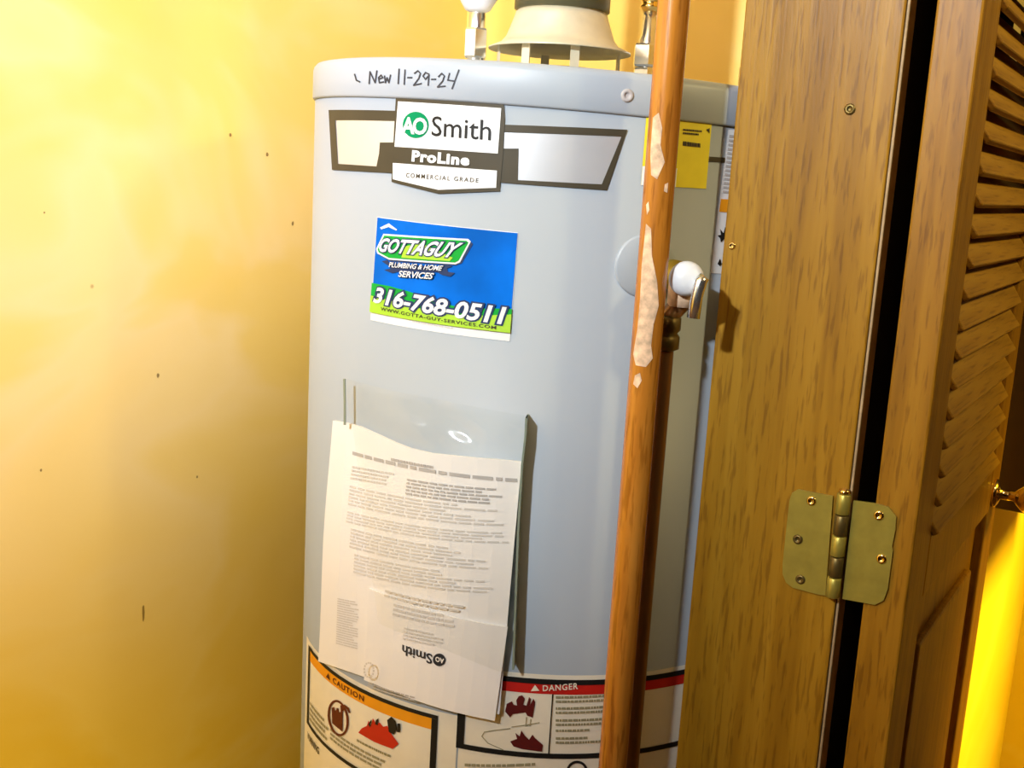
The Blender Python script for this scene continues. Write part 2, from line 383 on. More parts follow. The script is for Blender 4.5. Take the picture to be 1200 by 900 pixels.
def bil(q, a, b):
    """q: TL, TR, BR, BL as (theta, z)"""
    t = [q[0][i]*(1-a)*(1-b)+q[1][i]*a*(1-b)+q[2][i]*a*b+q[3][i]*(1-a)*b for i in (0, 1)]
    return t
def glyphs(s, bold=0.0, shear=0.0, space=1.0):
    cu = bpy.data.curves.new('t', 'FONT'); cu.body = s; cu.offset = bold; cu.shear = shear; cu.space_character = space; cu.resolution_u = 3
    o = bpy.data.objects.new('t', cu); C.objects.link(o)
    dg = bpy.context.evaluated_depsgraph_get(); me = bpy.data.meshes.new_from_object(o.evaluated_get(dg))
    V = [(v.co.x, v.co.y) for v in me.vertices]; P = [tuple(p.vertices) for p in me.polygons]
    bpy.data.objects.remove(o); bpy.data.curves.remove(cu); bpy.data.meshes.remove(me)
    x0 = min(v[0] for v in V); x1 = max(v[0] for v in V); y0 = min(v[1] for v in V); y1 = max(v[1] for v in V)
    return V, P, (x0, x1, y0, y1)
def text(s, quad, m, lvl, parent, name='lettering', R=HR, off=None, grow=None, **kw):
    """quad: pixel TL, TR, BR, BL of the lettering's box; grow: outline thickness, drawn over the same box"""
    V, P, bb = glyphs(s, **kw)
    if grow:
        b0 = bb; k = dict(kw); k['bold'] = kw.get('bold', 0)+grow; V, P, _ = glyphs(s, **k); bb = b0
    q = [on_cyl(u, v, R) for u, v in quad]
    bm = bmesh.new()
    vs = []
    for x, y in V:
        t, zz = bil(q, (x-bb[0])/(bb[1]-bb[0]), (bb[3]-y)/(bb[3]-bb[2])); vs.append(bm.verts.new((t, zz, 0)))
    for p in P:
        try: bm.faces.new([vs[i] for i in p])
        except ValueError: pass
    wrap(bm, R+LV*lvl, off)
    return link(name, bm, m, parent)
def lines(quad, rows, m, lvl, parent, R=HR, off=None, fill=0.55, wmin=0.03, wmax=0.11, name='small_print', ends=None):
    """rows of small illegible print inside a pixel quad"""
    q = [on_cyl(u, v, R) for u, v in quad]; bm = bmesh.new()
    for i in range(rows):
        b0 = (i+0.2)/rows; b1 = b0+fill/rows; a = 0.0
        end = random.uniform(0.6, 1.0) if (ends is None) else ends
        while a < end:
            w_ = random.uniform(wmin, wmax); a1 = min(a+w_, 1.0)
            if a1 - a > wmin*0.5:
                bm.faces.new([bm.verts.new((*bil(q, x, y), 0)) for x, y in ((a, b0), (a1, b0), (a1, b1), (a, b1))])
            a = a1+0.015
    wrap(bm, R+LV*lvl, off)
    o = link(name, bm, m, parent); o['kind'] = 'stuff'; return o
def strokes(polys, wpx, m, lvl, parent, name, R=HR):
    bm = bmesh.new()
    for pl in polys:
        for (u0, v0), (u1, v1) in zip(pl, pl[1:]):
            d = Vector((u1-u0, v1-v0)); d = d.normalized() if d.length else Vector((1, 0)); n = Vector((-d.y, d.x))*wpx/2; e = d*wpx*0.3
            cs = [(u0-e.x+n.x, v0-e.y+n.y), (u1+e.x+n.x, v1+e.y+n.y), (u1+e.x-n.x, v1+e.y-n.y), (u0-e.x-n.x, v0-e.y-n.y)]
            bm.faces.new([bm.verts.new((*on_cyl(*c, R), 0)) for c in cs])
    wrap(bm, R+LV*lvl)
    return link(name, bm, m, parent)
def ell(u, v, a, b, n=20, rot=0.0):
    return [(u+a*cos(2*pi*i/n)*cos(rot)-b*sin(2*pi*i/n)*sin(rot), v+a*cos(2*pi*i/n)*sin(rot)+b*sin(2*pi*i/n)*cos(rot)) for i in range(n)]

# marker writing and screw on the cap
strokes([[(416, 87), (418, 94), (422, 96)],
         [(433, 98), (434, 84), (440, 97), (442, 83)], [(444, 93), (449, 91), (447, 88), (444, 91), (445, 97), (450, 96)], [(451, 89), (452, 97), (454, 91), (456, 97), (458, 88)],
         [(468, 81), (467, 98)], [(475, 82), (474, 99)], [(478, 91), (483, 91)],
         [(486, 86), (490, 83), (493, 86), (491, 92), (485, 100), (494, 98)], [(503, 87), (499, 85), (496, 89), (499, 93), (503, 88), (502, 100)],
         [(506, 93), (511, 93)], [(514, 90), (518, 86), (521, 89), (519, 95), (513, 102), (522, 101)], [(527, 86), (525, 94), (532, 95)], [(538, 82), (530, 104)]],
        1.7, M_INK, 1, cap, 'handwriting', CAPR)
t_, z_ = on_cyl(735, 112, CAPR)
screw_head(cap, 'screw', cyl(t_, z_, CAPR), (cos(t_), sin(t_), 0), 0.0055, M_GREYTXT)

# brand label
brand = decal('brand_label', [[(465, 115), (591, 123), (592, 140), (590, 180), (586, 224), (515, 227), (460, 213), (462, 170)]], M_DKBROWN, 3, heat, label='silver, black and white brand label')
decal('border', [[(386, 129), (466, 130), (466, 142), (394, 141)], [(386, 129), (394, 141), (397, 192), (390, 199)], [(390, 199), (397, 192), (442, 195), (445, 180), (446, 167), (463, 167), (460, 203)]], M_DKBROWN, 2, brand)
decal('border', [[(588, 146), (735, 152), (728, 160), (590, 155)], [(735, 152), (711, 223), (705, 216), (728, 160)], [(711, 223), (586, 214), (586, 174), (608, 174), (607, 211), (705, 216)]], M_DKBROWN, 2, brand)
decal('panel', [[(388, 131), (466, 132), (463, 200), (391, 197)]], M_SILVER, 1, brand, label='silver panel left of the badge')
decal('panel', [[(588, 148), (733, 154), (710, 221), (588, 212)]], M_SILVER, 1, brand, label='silver panel right of the badge')
badge = decal('badge', [[(468, 119), (588, 127), (584, 180), (464, 172)], [(462, 191), (583, 200), (582, 220), (515, 222.5), (462, 210)]], M_WHITE, 4, brand)
decal('badge_dot', [ell(489, 146.5, 15.2, 15.5, 28)], M_GREEN, 5, brand)
text('AO', [(474, 137), (503, 138.5), (502, 158.5), (472.5, 157)], M_WHITE, 6, brand, bold=0.03, space=0.82)
text('Smith', [(508, 136), (577, 141), (576, 165), (507, 159.5)], M_BLACK, 5, brand, bold=0.004)
text('ProLine', [(485, 176), (552, 181.5), (551, 194.5), (484, 189.5)], M_WHITE, 5, brand, bold=0.05, space=1.12)
text('COMMERCIAL GRADE', [(478, 202.5), (562, 209), (561.5, 214), (477.5, 208)], M_DKBROWN, 5, brand, bold=0.012, space=1.35)

# service sticker
A_, B_, C_, D_ = (442.5, 254), (607.5, 272.5), (597.5, 400), (434.5, 375)
stk = decal('service_sticker', [[A_, B_, C_, D_]], M_WHITE, 1, heat, label='blue and green service sticker with phone number')
def sq(a, b):
    return (A_[0]*(1-a)*(1-b)+B_[0]*a*(1-b)+C_[0]*a*b+D_[0]*(1-a)*b, A_[1]*(1-a)*(1-b)+B_[1]*a*(1-b)+C_[1]*a*b+D_[1]*(1-a)*b)
def sqq(a0, b0, a1, b1): return [sq(a0, b0), sq(a1, b0), sq(a1, b1), sq(a0, b1)]
decal('blue_field', [[sq(0.004, 0.006), sq(0.996, 0.006), sq(0.996, 0.75), sq(0.004, 0.75)]], M_BLUE, 2, stk)
decal('green_field', [[sq(0.0, 0.64), sq(0.12, 0.645), sq(0.26, 0.67), sq(0.40, 0.71), sq(0.55, 0.745), sq(0.72, 0.75), sq(0.86, 0.72), sq(1, 0.70), sq(1, 0.91), sq(0, 0.91)]], M_GREEN2, 4, stk)
decal('lime_field', [[sq(0.0, 0.76), sq(0.2, 0.79), sq(0.45, 0.83), sq(0.7, 0.82), sq(1, 0.75), sq(1, 0.92), sq(0.0, 0.92)]], M_LIME, 5, stk)
decal('emblem_edge', [[sq(0.07, 0.165), sq(0.66, 0.125), sq(0.69, 0.15), sq(0.62, 0.345), sq(0.58, 0.37), sq(0.12, 0.41), sq(0.03, 0.36), sq(0.02, 0.32)]], M_NAVY, 3, stk)
decal('emblem_outline', [[sq(0.06, 0.155), sq(0.655, 0.11), sq(0.675, 0.13), sq(0.61, 0.335), sq(0.58, 0.36), sq(0.11, 0.395), sq(0.025, 0.35), sq(0.015, 0.31)]], M_WHITE, 4, stk)
decal('emblem', [[sq(0.068, 0.17), sq(0.645, 0.128), sq(0.66, 0.142), sq(0.60, 0.32), sq(0.575, 0.343), sq(0.11, 0.378), sq(0.037, 0.338), sq(0.028, 0.31)]], M_GREEN2, 5, stk)
decal('emblem_glow', [[sq(0.20, 0.36), sq(0.54, 0.335), sq(0.56, 0.30), sq(0.33, 0.20), sq(0.22, 0.25)]], M_LIME, 6, stk)
Q = [sq(0.05, 0.195), sq(0.63, 0.15), sq(0.585, 0.30), sq(0.045, 0.33)]
text('GOTTAGUY', Q, M_NAVY, 7, stk, shear=0.35, grow=0.055, bold=0.03)
text('GOTTAGUY', Q, M_WHITE, 8, stk, shear=0.35, bold=0.03)
# wrench shapes under the emblem
decal('wrench', [[sq(0.06, 0.42), sq(0.10, 0.40), sq(0.12, 0.44), sq(0.20, 0.43), sq(0.47, 0.40), sq(0.50, 0.37), sq(0.56, 0.38), sq(0.52, 0.41), sq(0.53, 0.44), sq(0.58, 0.44), sq(0.55, 0.48), sq(0.49, 0.475), sq(0.46, 0.455), sq(0.20, 0.49), sq(0.14, 0.52), sq(0.08, 0.50), sq(0.13, 0.475), sq(0.11, 0.455)]], M_NAVY, 4, stk)
Q = [sq(0.12, 0.415), sq(0.50, 0.385), sq(0.49, 0.435), sq(0.12, 0.465)]
text('PLUMBING & HOME', Q, M_NAVY, 6, stk, shear=0.2, grow=0.06, bold=0.02); text('PLUMBING & HOME', Q, M_WHITE, 7, stk, shear=0.2, bold=0.015)
Q = [sq(0.19, 0.485), sq(0.44, 0.465), sq(0.43, 0.525), sq(0.19, 0.545)]
text('SERVICES', Q, M_NAVY, 6, stk, shear=0.2, grow=0.06, bold=0.02); text('SERVICES', Q, M_WHITE, 7, stk, shear=0.2, bold=0.02)
Q = [sq(0.035, 0.665), sq(0.965, 0.685), sq(0.955, 0.855), sq(0.025, 0.825)]
text('316-768-0511', Q, M_NAVY, 6, stk, shear=0.15, grow=0.07, bold=0.035); text('316-768-0511', Q, M_WHITE, 7, stk, shear=0.15, bold=0.03)
text('WWW.GOTTA-GUY-SERVICES.COM', [sq(0.08, 0.855), sq(0.90, 0.875), sq(0.90, 0.905), sq(0.08, 0.888)], M_DKBROWN, 6, stk, bold=0.02, space=1.15)
decal('roof_mark', [[sq(0.03, 0.10), sq(0.09, 0.05), sq(0.15, 0.10), sq(0.145, 0.11), sq(0.09, 0.085), sq(0.04, 0.115)]], M_WHITE, 3, stk)
lines([sq(0.30, 0.935), sq(0.72, 0.945), sq(0.72, 0.972), sq(0.30, 0.962)], 1, M_GREYTXT2, 2, stk)

# caution label and danger label at the foot of the frame
def zrect(th0, th1, z0, z1): return [(th0, z1), (th1, z1), (th1, z0), (th0, z0)]
def tz(name, polys, m, lvl, parent, R=HR, label=None):
    bm = bmesh.new()
    for p in polys: flat(bm, p, R)
    wrap(bm, R+LV*lvl)
    return link(name, bm, m, parent, True, label=label)
def frame_polys(t0, t1, z0, z1, wt, wz):
    return [zrect(t0, t1, z1-wz, z1), zrect(t0, t1, z0, z0+wz), zrect(t0, t0+wt, z0+wz, z1-wz), zrect(t1-wt, t1, z0+wz, z1-wz)]
CT0 = on_cyl(362.5, 775)[0]; CT1, CZ1 = on_cyl(514, 837); CZ1 -= 0.001
CT0 = max(CT0, radians(-136))
CZ0 = CZ1 - 0.088
caut = tz('caution_label', [zrect(CT0-0.05, CT1+0.075, 0.60, CZ1+0.004)], M_CREAM, 1, heat, label='cream caution label with orange band')
tz('border', frame_polys(CT0, CT1, CZ0, CZ1, 0.024, 0.004), M_BLACK, 3, caut)
tz('orange_band', [zrect(CT0+0.02, CT1-0.02, CZ1-0.0155, CZ1-0.0035)], M_ORANGE, 2, caut)
def cq(a0, b0, a1, b1):
    """box in the caution label as fractions; returned as (theta, z) TL, TR, BR, BL"""
    T = lambda a: CT0+(CT1-CT0)*a; Z = lambda b: CZ1+(CZ0-CZ1)*b
    return [(T(a0), Z(b0)), (T(a1), Z(b0)), (T(a1), Z(b1)), (T(a0), Z(b1))]
def text_tz(s, q, m, lvl, parent, R=HR, **kw):
    V, P, bb = glyphs(s, **kw); bm = bmesh.new(); vs = []
    for x, y in V: vs.append(bm.verts.new((*bil(q, (x-bb[0])/(bb[1]-bb[0]), (bb[3]-y)/(bb[3]-bb[2])), 0)))
    for p in P:
        try: bm.faces.new([vs[i] for i in p])
        except ValueError: pass
    wrap(bm, R+LV*lvl); return link('lettering', bm, m, parent)
def lines_tz(q, rows, m, lvl, parent, fill=0.55, wmin=0.03, wmax=0.1, R=HR):
    bm = bmesh.new()
    for i in range(rows):
        b0 = (i+0.2)/rows; b1 = b0+fill/rows; a = 0; end = random.uniform(0.65, 1)
        while a < end:
            a1 = min(a+random.uniform(wmin, wmax), 1)
            bm.faces.new([bm.verts.new((*bil(q, x, y), 0)) for x, y in ((a, b0), (a1, b0), (a1, b1), (a, b1))]); a = a1+0.015
    wrap(bm, R+LV*lvl); o = link('small_print', bm, m, parent); o['kind'] = 'stuff'; return o
text_tz('CAUTION', [(CT0+(CT1-CT0)*a, z) for a, z in ((0.33, CZ1-0.0065), (0.58, CZ1-0.0065), (0.58, CZ1-0.0125), (0.33, CZ1-0.0125))], M_MAROON, 3, caut, bold=0.02, space=1.2)
tz('warning_mark', [[(CT0+(CT1-CT0)*0.26, CZ1-0.0125), (CT0+(CT1-CT0)*0.305, CZ1-0.0125), (CT0+(CT1-CT0)*0.283, CZ1-0.0065)]], M_MAROON, 3, caut)
# pictograms on the caution label
def ring(u, v, a, b, th, rot, n=28):
    o = ell(u, v, a, b, n, rot); i_ = ell(u, v, a-th, b-th, n, rot)
    return [[o[k], o[(k+1) % n], i_[(k+1) % n], i_[k]] for k in range(n)]
decal('prohibition_ring', ring(397.5, 841, 12.0, 21.5, 2.6, -0.16), M_MAROON, 3, caut)
decal('fuel_can', [[(390, 829), (393, 828), (393.5, 832), (395, 832), (396, 829), (398, 830), (398.5, 834), (400.5, 834), (400, 826), (403, 826), (402.5, 857), (390.5, 847)],
                   [(402, 829), (405, 825), (410, 829), (412, 835), (410, 835), (406.5, 829), (403, 833)]], M_MAROON, 3, caut)
decal('flames', [[(421, 858), (425, 853), (431, 850), (433, 844), (436, 849), (438, 841), (442, 848), (446, 846), (450, 851), (455, 850), (458, 857), (463, 864), (468, 871), (461, 877), (440, 869)]], M_RED, 3, caut)
decal('heater_figure', [[(455, 843), (460, 839), (465, 844), (466, 853), (463, 860), (457, 857)], [(467, 847), (470, 847), (470, 857), (466, 857)], [(433, 848), (437, 842), (437, 845), (435, 852)], [(442, 843), (445, 841), (444, 849), (441, 848)]], M_BLACK, 4, caut)
lines_tz(cq(0.32, 0.70, 0.78, 0.86), 3, M_TXT, 3, caut)
lines_tz(cq(0.05, 0.66, 0.30, 0.92), 4, M_TXT, 3, caut)
lines_tz(cq(0.54, 0.61, 0.76, 0.66), 1, M_TXT, 3, caut)
text_tz('WARNING', [(CT0+(CT1-CT0)*a, zz) for a, zz in ((0.02, CZ0-0.008), (0.2, CZ0-0.008), (0.2, CZ0-0.016), (0.02, CZ0-0.016))], M_BLACK, 3, caut, bold=0.03)

DT0 = on_cyl(536, 850)[0]; DT1 = on_cyl(770, 800)[0]; DZ1 = on_cyl(600, 791)[1]; DZ0 = on_cyl(640, 888)[1]
dang = tz('danger_label', [zrect(CT1+0.082, DT1+0.35, 0.60, DZ1+0.003)], M_CREAM, 1, heat, label='cream danger label with red band')
tz('border', frame_polys(DT0, DT1+0.3, DZ0, DZ1-0.001, 0.028, 0.005), M_BLACK, 3, dang)
tz('red_band', [zrect(DT0+0.03, DT1+0.27, DZ1-0.0155, DZ1-0.005)], M_RED, 2, dang)
tz('divider', [zrect(on_cyl(645, 840)[0], on_cyl(646.5, 840)[0], DZ0+0.004, DZ1-0.015)], M_BLACK, 3, dang)
text('DANGER', [(636, 802), (677, 799), (677, 806.5), (636, 809)], M_CREAM, 4, dang, bold=0.02, space=1.15)
decal('warning_mark', [[(622, 809), (627, 801.5), (632, 808.5)]], M_CREAM, 4, dang)
decal('hand_mark', [[(592, 833), (594, 824), (600, 821), (602, 825), (606, 826), (605, 820), (608, 815), (612, 814), (615, 818), (613, 825), (617, 826), (620, 816), (622, 818), (621, 826), (625, 818), (627, 822), (625, 834), (624, 840), (618, 838), (616, 834), (601, 836), (598, 840)],
                    [(598, 868), (606, 865), (604, 858), (609, 862), (611, 855), (615, 861), (620, 866), (624, 860), (627, 864), (636, 872), (635, 880), (612, 877), (602, 874)]], M_MAROON, 3, dang)
strokes([[(617, 840), (616, 850), (622, 848)], [(622, 842), (621, 850)], [(565, 862), (568, 857), (580, 855), (598, 853)], [(565, 862), (572, 870), (590, 878)], [(600, 851), (615, 849), (632, 846)]], 1.0, M_TXT, 3, dang, 'sketch_line')
for k, (v0, n) in enumerate(((814, 2), (827, 2), (841, 2), (853, 1), (862, 2))):
    lines([(651, v0), (709, v0-2), (709, v0+5*n-2), (651, v0+5*n)], n, M_TXT, 3, dang, ends=None if k > 2 else 0.98)
lines([(545, 893), (630, 892), (630, 896), (545, 897)], 1, M_TXT, 3, dang, fill=0.8)
decal('roundel', ring(676, 903, 12.5, 12.5, 3, 0), M_BLACK, 3, dang)

# yellow guide label wrapped behind the post, tall white label near the jamb
g0, gz1 = on_cyl(757, 137); g1 = on_cyl(834, 143)[0]; gz0 = on_cyl(752, 217)[1]; gm = gz1-(gz1-gz0)*0.55; gw = gz0+(gz1-gz0)*0.28
guide = tz('guide_label', [zrect(g0, g1, gz0, gz1)], M_YELLOW, 1, heat, label='yellow guide label behind the worn post')
tz('divider', [zrect(g0+0.3, g1, gm-0.002, gm+0.002)], M_DKBROWN, 2, guide)
tz('white_foot', [zrect(g0, g0+0.12, gz0, gw)], M_WHITE, 2, guide)
lines([(800, 150), (822, 152), (822, 160), (800, 158)], 2, M_DKBROWN, 2, guide)
for pl in ([(827, 152), (831, 150), (831, 156)], [(761, 145), (767, 143), (767, 149), (764, 151)], [(757, 177), (764, 175), (763, 181)]): decal('arrow_mark', [pl], M_DKBROWN, 2, guide)
lines([(800, 164), (820, 167), (820, 173), (800, 171)], 1, M_DKBROWN, 2, guide, fill=0.75, ends=1)
tall = decal('warning_strip', [[(853, 152), (868, 153), (849, 321), (832, 320)]], M_WHITE, 1, heat, label='tall white strip label with orange block')
decal('orange_block', [[(844, 233), (859, 234), (857, 249), (842, 248)]], M_ORANGE, 2, tall)
lines([(854, 157), (866, 158), (858, 228), (846, 227)], 14, M_GREYTXT, 2, tall, wmin=0.2, wmax=0.5)
decal('pictogram', [[(843, 268), (847, 273), (849, 266), (851, 268), (849, 277), (852, 281), (848, 280), (844, 284), (843, 279), (840, 276), (844, 275)], [(840, 309), (843, 303), (845, 309), (843, 312)]], M_BLACK, 2, tall)

# round port cover beside the post
t_, z_ = on_cyl(756, 312)
bm = bmesh.new(); Mx = Matrix.Translation(cyl(t_, z_, HR-0.0035)) @ Vector((cos(t_), sin(t_), 0)).to_track_quat('Z', 'Y').to_matrix().to_4x4()
lathe(bm, [(0.027, 0), (0.027, 0.0035), (0.025, 0.0048), (0.008, 0.0052)], n=40, M=Mx)
link('port_cover', bm, M_JACKET, heat, True)

# relief valve on the side of the jacket, with lever and discharge pipe
vt, vz = on_cyl(800, 325)
vt += 0.06
vd = Vector((cos(vt), sin(vt), 0)); vp = cyl(vt, vz, HR)
Q4 = vd.to_track_quat('Z', 'Y').to_matrix().to_4x4()
va = on_cyl(802, 325, HR+0.026); vt = va[0]; vz = va[1]; vd = Vector((cos(vt), sin(vt), 0)); vp = cyl(vt, vz, HR); Q4 = vd.to_track_quat('Z', 'Y').to_matrix().to_4x4()
vo = vp + vd*0.026
bm = bmesh.new(); lathe(bm, [(0.013, -0.004), (0.013, 0.012), (0.010, 0.013), (0.010, 0.030), (0.012, 0.031), (0.012, 0.036)], n=20, M=Matrix.Translation(vp) @ Q4)
valve = link('relief_valve', bm, M_BRASS, heat, True)
dv = (Vector((0, 0, CZ)) - vo); dv.z = 0; dv.normalize(); dv = (dv + vd*0.4).normalized()
Q5 = Matrix.Translation(vo) @ dv.to_track_quat('Z', 'Y').to_matrix().to_4x4()
bm = bmesh.new(); lathe(bm, [(0.011, 0.0), (0.0135, 0.006), (0.0145, 0.012), (0.0138, 0.019), (0.010, 0.0235), (0.004, 0.025)], n=28, M=Q5)
link('bonnet', bm, M_WPLAST, valve, True, label='round white bonnet')
sd = Vector((0.852, 0.524, 0))
lp = vo + dv*0.028 + sd*0.0095
bm = bmesh.new(); tube(bm, [lp + Vector((0, 0, 0.004)) + sd*0.003, lp, lp + Vector((0, 0, -0.012)) - sd*0.002, lp + Vector((0, 0, -0.030)) - sd*0.0035], [0.0045, 0.0055, 0.005, 0.0056], 10)
link('lever', bm, M_CHROME, valve, True, label='short silver test lever')
dp = vo + Vector((0, 0, -0.012))
bm = bmesh.new(); tube(bm, [vo + Vector((0, 0, -0.004)), vo + Vector((0, 0, -0.024))], 0.0125, 18)
link('outlet_nut', bm, M_CHIP, valve, True)
pc = vo - sd*0.012
bm = bmesh.new(); tube(bm, [vo + Vector((0, 0, -0.02)), pc + Vector((0, 0, -0.035)), pc + Vector((0, 0, -0.05)), Vector((pc.x, pc.y, 0.9)), Vector((pc.x, pc.y, 0.12))], 0.0085, 18)
dpipe = link('discharge_pipe', bm, M_COPPER, heat, True, label='dull copper discharge pipe')
bm = bmesh.new(); lathe(bm, [(0.0086, vz-0.062), (0.0125, vz-0.060), (0.0125, vz-0.050), (0.010, vz-0.047), (0.0125, vz-0.044), (0.0125, vz-0.034), (0.0086, vz-0.032)], (pc.x, pc.y), 20)
link('coupling', bm, M_BRASSD, dpipe, True)

# chipped patches on the post
chip([(765, 138), (772, 132), (776, 150), (774, 170), (779, 190), (770, 210), (763, 205), (762, 180)])
chip([(757, 240), (760, 236), (761, 246), (758, 252)])
chip([(744, 440), (750, 437), (752, 446), (747, 455), (742, 450)])
chip([(779, 216), (783, 214), (782, 226), (778, 224)])
chip([(757, 262), (763, 268), (764, 300), (770, 330), (772, 358), (766, 380), (763, 405), (765, 420), (757, 430), (745, 428), (742, 415), (747, 385), (750, 350), (752, 310)])

# draft hood on the cap and the flue above it
HD = (HC[0]-0.852*0.012, HC[1]-0.524*0.012)
hood = empty('draft_hood', (HD[0], HD[1], ZC1+0.004), 'cream flared metal draft hood standing on top of the grey heater', 'draft hood')
bm = bmesh.new()
lathe(bm, [(0.044, 1.584), (0.047, 1.582), (0.0485, 1.577), (0.0525, 1.566), (0.056, 1.557), (0.061, 1.551), (0.0735, 1.5455), (0.0735, 1.544), (0.060, 1.5485), (0.053, 1.555), (0.043, 1.566)], HD, 64)
link('flared_cone', bm, M_GALV, hood, True)
for a in (-28, -118, 62, 152, -73):
    a = radians(a-18); rr = 0.063
    p = Vector((HD[0]+rr*cos(a), HD[1]+rr*sin(a), 0)); tg = Vector((-sin(a), cos(a), 0)); nn = Vector((cos(a), sin(a), 0))
    wd = 0.0045
    bm = bmesh.new()
    vs = [[bm.verts.new(p + tg*sx*wd + nn*ny + Vector((0, 0, zz))) for sx, ny in ((-1, 0), (1, 0), (1, 0.0015), (-1, 0.0015))] for zz in (ZC1+0.003, 1.5465)]
    for i in range(4): bm.faces.new((vs[0][i], vs[0][(i+1) % 4], vs[1][(i+1) % 4], vs[1][i]))
    bm.faces.new(vs[0][::-1]); bm.faces.new(vs[1])
    bmesh.ops.recalc_face_normals(bm, faces=bm.faces)
    link('leg', bm, M_GALV, hood)
bm = bmesh.new(); lathe(bm, [(0.05, ZC1+0.003), (0.05, ZC1+0.012), (0.046, ZC1+0.014), (0.046, ZC1+0.02)], HD, 40)
link('flue_collar', bm, M_CLAMP, hood, True)
flue = empty('flue_pipe', (HD[0], HD[1], 1.583), 'cream round flue pipe rising from the draft hood', 'pipe')
bm = bmesh.new(); lathe(bm, [(0.045, 1.5835), (0.045, 1.9), (0.045, 2.42)], HD, 48); link('pipe', bm, M_GALV, flue, True)
bm = bmesh.new(); lathe(bm, [(0.0455, 1.584), (0.049, 1.585), (0.049, 1.606), (0.0475, 1.607), (0.0475, 1.612), (0.049, 1.613), (0.049, 1.64), (0.0455, 1.641)], HD, 48)
band = link('band', bm, M_CLAMP, flue, True, label='dark olive band')
for a in (-84, -70):
    a = radians(a); screw_head(band, 'screw', Vector((HD[0]+0.049*cos(a), HD[1]+0.049*sin(a), 1.607)), (cos(a), sin(a), 0), 0.004, M_CHROME)

# water connectors on the cap
def hexprism(bm, r, z0, z1, c):
    lathe(bm, [(r*0.93, z0), (r, z0+0.002), (r, z1-0.002), (r*0.93, z1)], c, 6)
lx = Vector((0.852, 0.524))
cL = Vector(HC) - lx*0.0985; cR = Vector(HC) + lx*0.079
zc = ZC1+0.004
con = empty('water_connector', (cL.x, cL.y, zc), 'steel water fitting under a white tapered cap, beside the handwritten date', 'fitting')
bm = bmesh.new(); hexprism(bm, 0.0125, zc+0.022, zc+0.052, cL); link('nut', bm, M_CHROME, con)
bm = bmesh.new(); lathe(bm, [(0.0095, zc), (0.0095, zc+0.03), (0.0085, zc+0.05), (0.0085, zc+0.1)], cL, 24); link('nipple', bm, M_CHROME, con, True)
bm = bmesh.new(); lathe(bm, [(0.009, zc+0.068), (0.013, zc+0.070), (0.0155, zc+0.074), (0.021, zc+0.083), (0.0245, zc+0.095), (0.026, zc+0.12), (0.015, zc+0.135), (0.011, zc+0.2), (0.011, 2.42)], cL, 32); link('cap', bm, M_WPLAST, con, True, label='white tapered cap')
con2 = empty('water_connector', (cR.x, cR.y, zc), 'steel water fitting with ribbed hose, next to the worn post', 'fitting')
bm = bmesh.new(); hexprism(bm, 0.0145, zc+0.005, zc+0.022, cR); hexprism(bm, 0.0155, zc+0.023, zc+0.046, cR); link('nut', bm, M_CHROME, con2)
bm = bmesh.new(); lathe(bm, [(0.010, zc), (0.010, zc+0.05), (0.0075, zc+0.055), (0.0075, zc+0.082)], cR, 24); link('nipple', bm, M_CHROME, con2, True)
prof = [(0.009, zc+0.078)]; z = zc+0.079
while z < 2.41:
    prof += [(0.0098, z+0.001), (0.0118, z+0.003), (0.0118, z+0.0045), (0.0098, z+0.0065)]; z += 0.0075
bm = bmesh.new(); lathe(bm, prof, cR, 20); link('ribbed_hose', bm, M_BRASSB, con2, True)

# white pipe in the closet corner behind the heater
pv = empty('white_vent_pipe', (-0.476, 1.368, 0), 'white vent pipe with coupling against yellow wall behind the jamb', 'pipe')
bm = bmesh.new(); lathe(bm, [(0.045, 0), (0.045, 1.2), (0.045, 2.42)], (-0.476, 1.368), 40); link('pipe', bm, M_PVC, pv, True)
bm = bmesh.new(); lathe(bm, [(0.0455, 1.44), (0.054, 1.442), (0.054, 1.562), (0.0455, 1.568)], (-0.476, 1.368), 40); link('coupling', bm, M_PVC, pv, True)

# ------------------------------------------------------------------ booklet in its clear pouch
RP = HR + 0.009
def poff(t, zz):
    return 0.0015*sin(t*9+1.0) + 0.0012*sin(zz*25)
book = empty('instruction_booklet', cyl(radians(-92), on_cyl(480, 820, RP)[1], RP), 'white printed instruction booklet hanging in a clear pouch on the heater', 'booklet')
PT = [(389.5, 493), (404, 496), (420, 501), (440, 510), (460, 519), (480, 526), (505, 531.5), (530, 534), (560, 537), (585, 539), (611, 542)]
def paper(name, top, bot, parent, R, m, thick, off, nv=24):
    """sheet between two pixel rows of equal length, given thickness inwards"""
    bm = bmesh.new(); grid = []
    for (u0, v0), (u1, v1) in zip(top, bot):
        a = on_cyl(u0, v0, R); b = on_cyl(u1, v1, R)
        grid.append([bm.verts.new((a[0]+(b[0]-a[0])*k/nv, a[1]+(b[1]-a[1])*k/nv, 0)) for k in range(nv+1)])
    for i in range(len(grid)-1):
        for k in range(nv): bm.faces.new((grid[i][k], grid[i][k+1], grid[i+1][k+1], grid[i+1][k]))
    wrap(bm, R, off)
    if thick:
        fs = bm.faces[:]; e = bmesh.ops.extrude_face_region(bm, geom=fs)
        for g in e['geom']:
            if isinstance(g, bmesh.types.BMVert):
                d = Vector((g.co.x-HC[0], g.co.y-HC[1], 0)).normalized(); g.co -= d*thick
        bmesh.ops.recalc_face_normals(bm, faces=bm.faces)
    return link(name, bm, m, parent, True if not thick else False)
def lerp_row(p0, p1, n, sag=0.0):
    return [(p0[0]+(p1[0]-p0[0])*i/(n-1), p0[1]+(p1[1]-p0[1])*i/(n-1)+sag*sin(pi*i/(n-1))) for i in range(n)]
n_ = len(PT)
